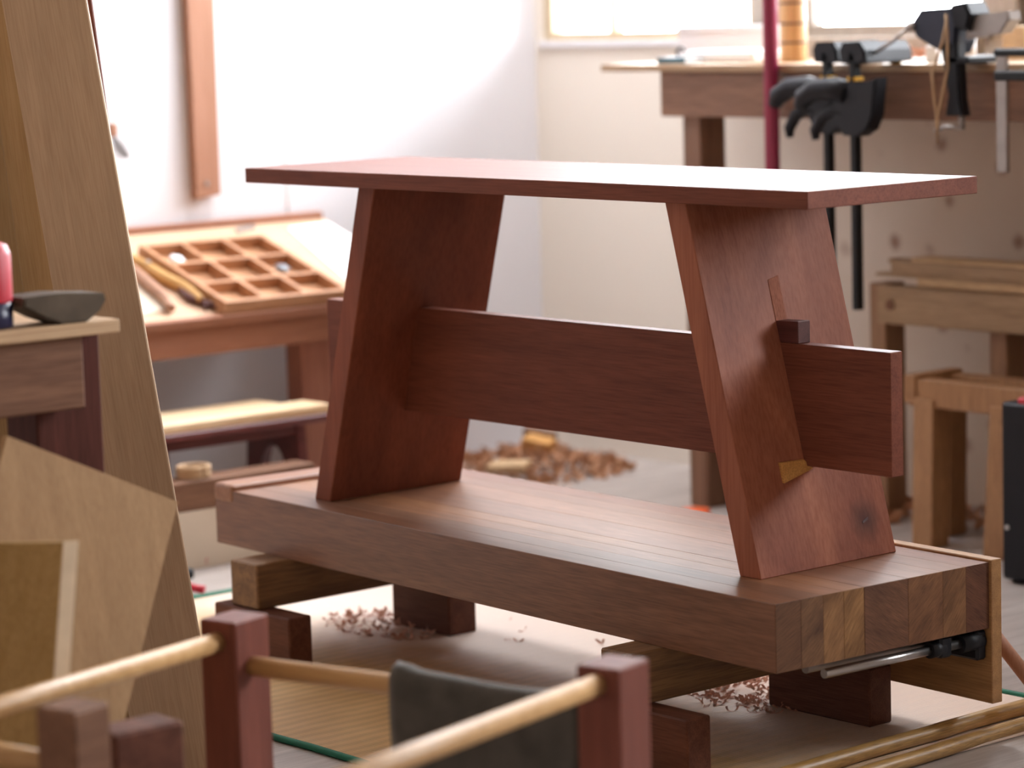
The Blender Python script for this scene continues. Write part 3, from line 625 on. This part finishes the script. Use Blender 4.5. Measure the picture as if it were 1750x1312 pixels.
single('pale_plank', 'pale plank lying at the back of the low mahogany stool, nearest the wall', 'plank', W['pale_plank'], (0, 0.066, 0, 0.31, 0, 0.0145), loc=(-0.767, 0.236, 0.2090))
single('cream_box', 'cream coloured box on the floor in front of the low stool', 'box', W['cream'], (0, 0.055, 0, 0.30, 0, 0.094), loc=(-0.605, 0.2, 0.0002))
single('brown_board', 'brown board lying on top of the cream coloured box', 'board', W['table'], (0, 0.055, 0, 0.34, 0, 0.047), loc=(-0.605, 0.165, 0.0945))
b = nb()
for k in range(3): tube(b, [(0.022*math.cos(a_*math.pi/10), 0.026*math.sin(a_*math.pi/10), 0.005+0.006*k) for a_ in range(21)], 0.0042, 8)
tag(obj('twine_coil', b, W['twine'], None, (-0.578, 0.285, 0.1418)), 'small tan coil of twine on the brown board under the low stool', 'twine')
b = nb(); tube(b, [(0, 0, 0.010), (0.02, 0.012, 0.014), (0.035, 0.03, 0.010)], [0.009, 0.007, 0.011], 12)
tag(obj('clamp_grip', b, W['red_plastic'], None, U(322, 966, z=0.0)+Vector((-0.004, -0.014, 0))), 'red plastic grip on the floor beside the cream box', 'clamp grip')
b = nb(); tube(b, [(0, 0, 0.008), (0.018, -0.004, 0.010), (0.032, 0.008, 0.007)], [0.008, 0.006, 0.007], 12)
tag(obj('clamp_grip', b, W['red_plastic'], None, U(322, 1012, z=0.0)), 'red plastic grip on the floor nearer the leaning boards', 'clamp grip')
b = nb(); box(b, -0.012, 0.012, -0.014, 0.014, 0, 0.016, 0.003)
tag(obj('iron_block', b, W['black_metal'], None, U(318, 942, x=-0.53, ) if False else (-0.50, 0.205, 0.0003)), 'small black iron block on the floor in front of the cream box', 'block')

# ------------------------------------------------------------------ back workbench and what is on it
YW = 1.160; ZW = 0.7655
wb = thing('back_workbench', 'long brown workbench under the windows at the back', 'workbench', (-0.40, YW, 0))
part('worktop', W['wb_top'], wb, (-0.142, 1.9, -0.012, 0.322, ZW-0.012, ZW), bev=0.001)
part('apron', W['wb'], wb, (-0.004, 1.9, 0, 0.022, 0.677, ZW-0.012), bev=0.001)
part('apron', W['wb'], wb, (-0.004, 1.9, 0.29, 0.318, 0.677, ZW-0.012), bev=0.001)
part('end_rail', W['wb'], wb, (-0.004, 0.020, 0.022, 0.29, 0.705, ZW-0.012), bev=0.001)
for lx in (0.025, 1.2, 1.82):
    part('leg', W['wb_leg'], wb, (lx, lx+0.044, 0.0225, 0.083, 0, ZW-0.012), bev=0.002)
zt = ZW+0.0003
t = thing('book', 'small dark teal book lying at the left end of the back workbench', 'book', (-0.424, YW+0.012, zt), 0.05)
part('cover', W['book_cover'], t, (0, 0.066, 0, 0.05, 0, 0.0022), (0, 0.066, 0, 0.05, 0.0085, 0.0107), (0, 0.066, 0, 0.002, 0, 0.0107), bev=0.0005)
part('pages', W['white'], t, (0.002, 0.064, 0.002, 0.049, 0.0022, 0.0085), bev=0)
t = thing('white_box', 'white cardboard box at the back of the workbench below the left window', 'box', (-0.60, 1.39, zt))
part('carton', W['white_box'], t, (0, 0.222, 0, 0.075, 0, 0.056), bev=0.001); part('lid', W['white_box'], t, (-0.002, 0.224, -0.002, 0.077, 0.05, 0.060), bev=0.001)
t = thing('white_tray', 'low white tray with a dark hook on the workbench in front of the white box', 'tray', (-0.43, 1.24, zt))
part('tray', W['white'], t, (0, 0.17, 0, 0.08, 0, 0.02), bev=0.004)
b = nb(); tube(b, [(0.0+0.010*math.cos(a_), -0.004, 0.016+0.010*math.sin(a_)) for a_ in [0.3+0.35*k for k in range(12)]], 0.0025, 8); o = obj('hook', b, W['black_metal'], t); o['label'] = 'dark curled hook'
t = thing('bamboo_culm', 'thick upright bamboo tube standing on the workbench behind the magenta pipe', 'bamboo', (-0.192, 1.27, zt))
b = nb(); lathe(b, [(0.0218, 0), (0.0225, 0.004), (0.0225, 0.35), (0.021, 0.352)], seg=32); obj('tube', b, W['bamboo'], t)
for z_ in (0.030, 0.062, 0.096): 
    b = nb(); lathe(b, [(0.0226, z_), (0.0236, z_+0.001), (0.0236, z_+0.003), (0.0226, z_+0.004)], seg=32); o = obj('ring', b, W['ring'], t); o['label'] = 'dark growth ring'
px_ = U(1319, 200, y=1.134)
b = nb(); lathe(b, [(0.0125, 0.0), (0.0125, ZC-0.001)], seg=20)
tag(obj('magenta_pipe', b, W['magenta'], None, (px_.x, 1.134, 0.0005)), 'magenta painted pipe standing upright in front of the workbench', 'pipe')

def quick_clamp(px, label, zl, ycl):
    q = U(px, 200, y=ycl)
    t_ = thing('bar_clamp', label, 'clamp', (q.x, ycl, 0), 0, 'black bar clamps on the workbench')
    # local: x to the right, y depth; bar hangs down in front of the apron
    part('bar', W['black_metal'], t_, (-0.0055, 0.0055, 0, 0.016, zl, 0.785), bev=0.001)
    b = nb(); prism(b, [(-0.024, 0.0, 0.770), (-0.028, 0.0, 0.790), (-0.020, 0.0, 0.802), (0.016, 0.0, 0.803), (0.027, 0.0, 0.790), (0.030, 0.0, 0.772), (0.012, 0.0, 0.768)], (0, 0.110, 0), 0.003)
    fj = obj('fixed_jaw', b, W['black'], t_)
    b = nb(); box(b, -0.009, 0.009, 0.095, 0.108, 0.7657, 0.771, 0.002); o = obj('jaw_pad', b, W['yellow_plastic'], fj); o['label'] = 'yellow jaw pad'
    b = nb(); prism(b, [(-0.036, -0.006, 0.732), (-0.008, -0.006, 0.740), (0.034, -0.006, 0.742), (0.056, -0.006, 0.748), (0.048, -0.006, 0.690), (0.036, -0.006, 0.668), (0.016, -0.006, 0.657), (-0.016, -0.006, 0.658), (-0.038, -0.006, 0.690)], (0, 0.030, 0), 0.003)
    sd = obj('slide', b, W['black'], t_)
    b = nb(); box(b, -0.010, 0.008, 0.0, 0.02, 0.742, 0.749, 0.001); o = obj('release_button', b, W['yellow_plastic'], sd); o['label'] = 'yellow release button'
    b = nb(); g1 = [(-0.010, 0.006, 0.722), (-0.045, 0.004, 0.731), (-0.078, 0.002, 0.730), (-0.104, 0.0, 0.716), (-0.112, -0.001, 0.700)]
    tube(b, g1, [0.019, 0.018, 0.017, 0.016, 0.010], 14); obj('grip', b, W['black'], t_)
    b = nb(); tube(b, [(-0.014, 0.006, 0.690), (-0.042, 0.004, 0.697), (-0.066, 0.002, 0.686), (-0.080, 0.0, 0.664), (-0.078, 0.0, 0.650)], [0.012, 0.0115, 0.0105, 0.009, 0.006], 12); obj('trigger', b, W['black'], sd)
    return t_
quick_clamp(1410, 'black trigger bar clamp on the workbench edge, next to the magenta pipe', 0.40, 1.097)
quick_clamp(1456, 'black trigger bar clamp, right one of the hanging pair, with the longest bar', 0.385, 1.055)

# bench vise clamped to the edge
q = U(1630, 100, y=1.10)
vs = thing('clamp_vise', 'dark blue clamp-on vise with a grey jaw on the edge of the workbench', 'vise', (q.x, 1.10, 0))
b = nb(); prism(b, [(-0.090, 0, 0.828), (-0.070, 0, 0.850), (-0.010, 0, 0.852), (0.008, 0, 0.838), (0.004, 0, 0.800), (-0.006, 0, 0.782), (-0.040, 0, 0.790), (-0.078, 0, 0.808)], (0, 0.05, 0), 0.005); obj('body', b, W['navy'], vs)
b = nb(); prism(b, [(-0.006, -0.004, 0.856), (0.026, -0.004, 0.860), (0.036, -0.004, 0.842), (0.028, -0.004, 0.816), (0.002, -0.004, 0.822)], (0, 0.05, 0), 0.004); obj('jaw', b, W['black'], vs)
b = nb(); prism(b, [(0.018, 0.01, 0.838), (0.098, 0.01, 0.845), (0.100, 0.01, 0.832), (0.082, 0.01, 0.812), (0.014, 0.01, 0.804)], (0, 0.03, 0), 0.002); obj('slide_bar', b, W['steel_dull'], vs)
b = nb(); prism(b, [(-0.030, 0.0, 0.800), (0.006, 0.0, 0.800), (0.010, 0.0, 0.715), (0.016, 0.0, 0.688), (-0.020, 0.0, 0.688), (-0.014, 0.0, 0.720)], (0, 0.022, 0), 0.003); obj('clamp_arm', b, W['black'], vs)
b = nb(); box(b, -0.016, 0.028, 0.0, 0.09, 0.767, 0.778, 0.002); obj('foot', b, W['black'], vs)
b = nb(); tube(b, [(-0.088, 0.0, 0.824), (-0.115, -0.012, 0.802), (-0.145, -0.02, 0.784)], 0.003, 10); vh = obj('handle', b, W['steel_dull'], vs)
b = nb(); bmesh.ops.create_icosphere(b, subdivisions=2, radius=0.009); bmesh.ops.translate(b, verts=b.verts, vec=(-0.086, 0.0, 0.824)); o = obj('handle_knob', b, W['steel'], vh)
b = nb(); tube(b, [(0.004, 0.012, 0.692), (0.004, 0.012, 0.672)], 0.005, 12); tube(b, [(-0.050, 0.012, 0.664), (-0.03, 0.012, 0.671), (0.008, 0.012, 0.670)], 0.0035, 10); o = obj('clamp_screw', b, W['steel_dull'], vs)
b = nb(); tube(b, [(-0.004, -0.010, 0.834), (-0.012, -0.012, 0.800), (-0.034, -0.012, 0.752), (-0.026, -0.012, 0.69), (-0.024, -0.012, 0.648), (-0.022, -0.012, 0.69), (-0.002, -0.012, 0.76), (-0.002, -0.012, 0.815), (-0.006, -0.010, 0.842)], 0.0022, 8)
tag(obj('twine_loop', b, W['twine'], None, (q.x, 1.10, 0)), 'tan twine loop hanging from the dark blue vise', 'twine')
# F clamp at the right edge
q = U(1711, 200, y=1.10)
fc = thing('bar_clamp', 'steel F-clamp with black jaws at the right edge on the workbench', 'clamp', (q.x, 1.10, 0))
part('bar', W['steel_dull'], fc, (-0.010, 0.010, 0, 0.007, 0.605, 0.782), bev=0.001)
part('fixed_jaw', W['black_metal'], fc, (-0.012, 0.075, -0.005, 0.012, 0.778, 0.790), bev=0.003)
part('sliding_jaw', W['black_metal'], fc, (-0.012, 0.075, -0.005, 0.012, 0.742, 0.757), bev=0.003)
b = nb(); tube(b, [(0.066, 0.004, 0.757), (0.066, 0.004, 0.768)], 0.004, 10); obj('pad', b, W['steel_dull'], fc)
b = nb(); tube(b, [(0.066, 0.004, 0.742), (0.066, 0.004, 0.66)], 0.005, 10); sw = obj('screw', b, W['steel_dull'], fc)
b = nb(); tube(b, [(0.066, 0.004, 0.70), (0.066, 0.004, 0.615)], [0.011, 0.0095], 12); o = obj('screw_handle', b, W['orange_plastic'], sw); o['label'] = 'orange screw handle'
# small things on the worktop
single('wood_block', 'pale wooden block at the right on the back workbench behind the F-clamp', 'block', W['scrap'], (0, 0.10, 0, 0.09, 0, 0.052), loc=(0.21, 1.33, zt), bev=0.001)
single('wood_block', 'long greyish wooden plank lying along the wall on the workbench below the second window', 'plank', W['frame_grey'], (0, 0.40, 0, 0.03, 0, 0.036), loc=(-0.34, 1.435, zt))
single('paper_pad', 'white paper pad on the workbench behind the trigger clamps', 'paper', W['white'], (0, 0.06, 0, 0.05, 0, 0.004), loc=(0.06, 1.25, zt), rot=(0, 0, 0.3))
single('white_block', 'small white upright block beside the blue vise on the workbench', 'block', W['white'], (0, 0.02, 0, 0.02, 0, 0.026), loc=(0.155, 1.21, zt), rot=(0, 0, 0.2))
b = nb(); lathe(b, [(0.008, 0), (0.008, 0.036), (0.006, 0.038)]); tag(obj('white_bottle', b, W['white'], None, (0.232, 1.23, zt)), 'small white bottle right of the blue vise on the workbench', 'bottle')

def curls(name, label, mat, cx, cy, rx, ry, z0, n, size=0.02, hgt=0.03, cat='wood shavings'):
    b = nb()
    for i in range(n):
        a_ = random.random()*6.283; rr = math.sqrt(random.random()); X_ = cx+rx*rr*math.cos(a_); Y_ = cy+ry*rr*math.sin(a_)
        Z_ = z0+max(0, hgt*(1-rr)*(0.4+0.6*random.random()))+0.0006
        yaw = random.random()*6.283; R_ = size*(0.15+0.3*random.random()); wd = size*(0.15+0.35*random.random()); span = 1.5+random.random()*4; nseg = 7
        til = (random.random()-0.5)*0.9
        rot = Euler((til, til*0.7, yaw)).to_matrix(); th = 0.0005
        ring = []
        for k in range(nseg+1):
            u = -span/2+span*k/nseg
            for s_ in (-1, 1): ring.append(b.verts.new(Vector((X_, Y_, Z_+R_*0.7))+rot @ Vector((R_*math.sin(u), s_*wd/2+0.003*u, -R_*math.cos(u)))))
        for k in range(nseg):
            f = b.faces.new((ring[2*k], ring[2*k+1], ring[2*k+3], ring[2*k+2])); f.smooth = True
    zmin = min(v.co.z for v in b.verts)
    for v in b.verts: v.co.z = max(v.co.z, z0+0.0003)
    o_ = tag(obj(name, b, mat), label, cat, kind='stuff')
    return o_
curls('wood_shavings', 'pink wood shavings lying on the workbench below the second window', W['shaving_pink'], -0.02, 1.36, 0.09, 0.035, zt, 45, 0.022, 0.018)
curls('wood_shavings', 'heap of reddish wood shavings in the corner between the white and cream walls', W['shaving_tan'], -0.90, 1.27, 0.20, 0.18, 0, 520, 0.028, 0.045)
curls('wood_shavings', 'pink wood shavings on the mat beside the rear left support block', W['shaving_pink'], 0.03, 0.19, 0.12, 0.07, 0.004, 130, 0.014, 0.010)
curls('wood_shavings', 'pink wood shavings on the mat beside the rear right support block', W['shaving_pink'], 0.73, 0.28, 0.11, 0.12, 0.004, 300, 0.013, 0.012)
curls('wood_shavings', 'brown wood shavings on the floor under the low frame at the right', W['shaving_tan'], -0.05, 1.36, 0.22, 0.10, 0, 150, 0.03, 0.03)
curls('wood_shavings', 'few pink wood shavings scattered on the mat behind the workbench slab', W['shaving_pink'], 0.25, 0.33, 0.26, 0.10, 0.004, 16, 0.014, 0.003)
single('wood_offcut', 'flat pale offcut lying on the shavings heap in the corner', 'offcut', W['scrap'], (0, 0.075, 0, 0.045, 0, 0.012), loc=(-0.83, 1.10, 0.022), rot=(0.1, -0.05, 0.5))
single('wood_offcut', 'yellow offcut half buried at the back of the shavings heap', 'offcut', W['wedge_pale'], (0, 0.06, 0, 0.035, 0, 0.028), loc=(-0.93, 1.27, 0.03), rot=(0.2, 0.15, 0.3))
single('wood_offcut', 'dark offcut at the back of the shavings heap against the corner', 'offcut', W['table'], (0, 0.07, 0, 0.02, 0, 0.045), loc=(-1.03, 1.36, 0.012), rot=(0.1, 0.1, 0.2))

# ------------------------------------------------------------------ right: trestle, low frame, offcuts, black case
th_ = thing('tall_trestle', 'tall wooden trestle with square posts against the cream wall at the right', 'trestle', (0, 1.30, 0))
for lx in (-0.056, 0.204): part('post', W['horse_leg'], th_, (lx, lx+0.036, 0.0, 0.050, 0, 0.3975), bev=0.002)
part('post', W['horse_leg'], th_, (0.50, 0.536, 0.0, 0.05, 0, 0.3975), bev=0.002)
part('top_rail', W['horse'], th_, (-0.0195, 0.60, -0.020, 0.018, 0.334, 0.396), bev=0.002)
b = nb(); tube(b, [(0.010, -0.023, 0.366), (0.010, -0.019, 0.366)], 0.009, 14); o = obj('peg', b, W['table'], th_); o['label'] = 'dark round peg'
def off(label, x0, x1, y0, y1, z0, z1, m='scrap', rz=0.0):
    single('wood_offcut', label, 'offcut', W[m], (0, x1-x0, 0, y1-y0, 0, z1-z0), loc=(x0, y0, z0), rot=(0, 0, rz), bev=0.001)
off('pale offcut lying flat on the tall trestle rail at the bottom of the pile', 0.06, 0.42, 1.290, 1.318, 0.3980, 0.4108, 'scrap')
off('thin strip under the thick brown offcut, sticking out to the left over the trestle rail', -0.032, 0.30, 1.290, 1.318, 0.4110, 0.4170, 'horse')
off('thick brown offcut on top of the thin strip on the tall trestle', 0.004, 0.42, 1.288, 1.318, 0.4172, 0.4375, 'horse')
off('brown offcut lying behind the thick one on the tall trestle', 0.05, 0.38, 1.321, 1.347, 0.3980, 0.4298, 'horse')
off('thin strip sticking out to the left at the back of the trestle pile', -0.032, 0.20, 1.321, 1.347, 0.4300, 0.4373, 'horse')
off('topmost thin offcut lying across the thick brown offcut on the trestle', 0.045, 0.40, 1.292, 1.340, 0.4377, 0.4445, 'scrap')

lf = thing('splayed_stool', 'low splayed wooden stool frame without a seat in front of the trestle', 'stool frame', (0, 1.17, 0))
b = nb(); box(b, 0.145, 0.52, 0.0, 0.03, 0.222, 0.266, 0.002); obj('seat_rail', b, W['lowframe'], lf)
b = nb(); box(b, 0.145, 0.52, 0.080, 0.110, 0.222, 0.266, 0.002); obj('seat_rail', b, W['lowframe'], lf)
b = nb(); box(b, 0.140, 0.165, -0.004, 0.112, 0.226, 0.272, 0.002); obj('end_rail', b, W['lowframe'], lf)
def sleg(x, y, sx, sy, w_=0.042):
    b = nb(); hexa(b, [(x+sx, y+sy, 0), (x+w_+sx, y+sy, 0), (x+w_+sx, y+w_+sy, 0), (x+sx, y+w_+sy, 0), (x, y, 0.236), (x+w_, y, 0.236), (x+w_, y+w_, 0.236), (x, y+w_, 0.236)], 0.0015); obj('leg', b, W['lowframe'], lf)
sleg(0.160, -0.004, 0.012, -0.02); sleg(0.132, 0.070, -0.012, 0.008); sleg(0.318, -0.004, 0.0, -0.02); sleg(0.47, 0.070, 0.01, 0.008)
bc = thing('black_case', 'black equipment case standing on the floor at the right edge', 'case', (0.4677, 1.0165, 0))
cs_ = part('case', W['black'], bc, (0, 0.22, 0, 0.13, 0.006, 0.272), bev=0.004)
for xx in (0.012, 0.19): part('foot', W['black'], bc, (xx, xx+0.02, 0.01, 0.12, 0, 0.007), bev=0.001)
part('red_corner', W['red_plastic'], bc, (0.028, 0.09, 0.004, 0.03, 0.270, 0.280), bev=0.002, label='red strip on the top')
for zz in (0.085,): 
    b = nb(); tube(b, [(0.012, -0.0025, zz), (0.012, 0.001, zz)], 0.004, 12); o = obj('screw', b, W['steel'], cs_); o['label'] = 'pale screw head'
b = nb(); lathe(b, [(0.026, 0), (0.028, 0.006), (0.026, 0.010)], seg=24); tag(obj('orange_lid', b, W['orange_plastic'], None, (-0.30, 1.12, 0.0003)), 'orange round lid on the floor by the workbench leg', 'lid')
b = nb(); lathe(b, [(0.022, 0), (0.026, 0.01), (0.024, 0.05), (0.017, 0.06)], seg=24); tag(obj('grey_jar', b, W['glass_dark'], None, (-0.275, 1.21, 0.0003)), 'smoky grey jar on the floor behind the workbench leg', 'jar')

# ------------------------------------------------------------------ canes and stick at the right front
def cane(p, q, r, label):
    p, q = Vector(p), Vector(q); n_ = 26; b = nb()
    tube(b, [p.lerp(q, i/n_)+Vector((0.0008*math.sin(i*1.1), 0, 0)) for i in range(n_+1)], [r*(1.0+(0.06 if i % 6 == 0 else 0)) for i in range(n_+1)], 14)
    tag(obj('bamboo_cane', b, W['cane']), label, 'cane')
A = U(1750, 1207, z=0.014); B = U(1490, 1281, z=0.014); dv = (B-A).normalized(); cane(A-dv*0.25, A+dv*0.62, 0.0095, 'thick yellow cane lying on the edge of the mat, nearer the low workbench')
A = U(1750, 1237, z=0.0095); B = U(1576, 1291, z=0.0095); dv = (B-A).normalized(); cane(A-dv*0.25, A+dv*0.62, 0.0088, 'thinner yellow cane lying on the floor at the lower right, outside the thick cane')
A = U(1700, 1086, y=0.345); B = U(1750, 1150, y=0.36); dv = (B-A); dv = dv*((0.012-A.z)/dv.z)
b = nb(); tube(b, [A-dv*0.05, A+dv], 0.0088, 14); tag(obj('wooden_stick', b, W['strip']), 'round tan stick leaning on the back of the low workbench at the right', 'stick')
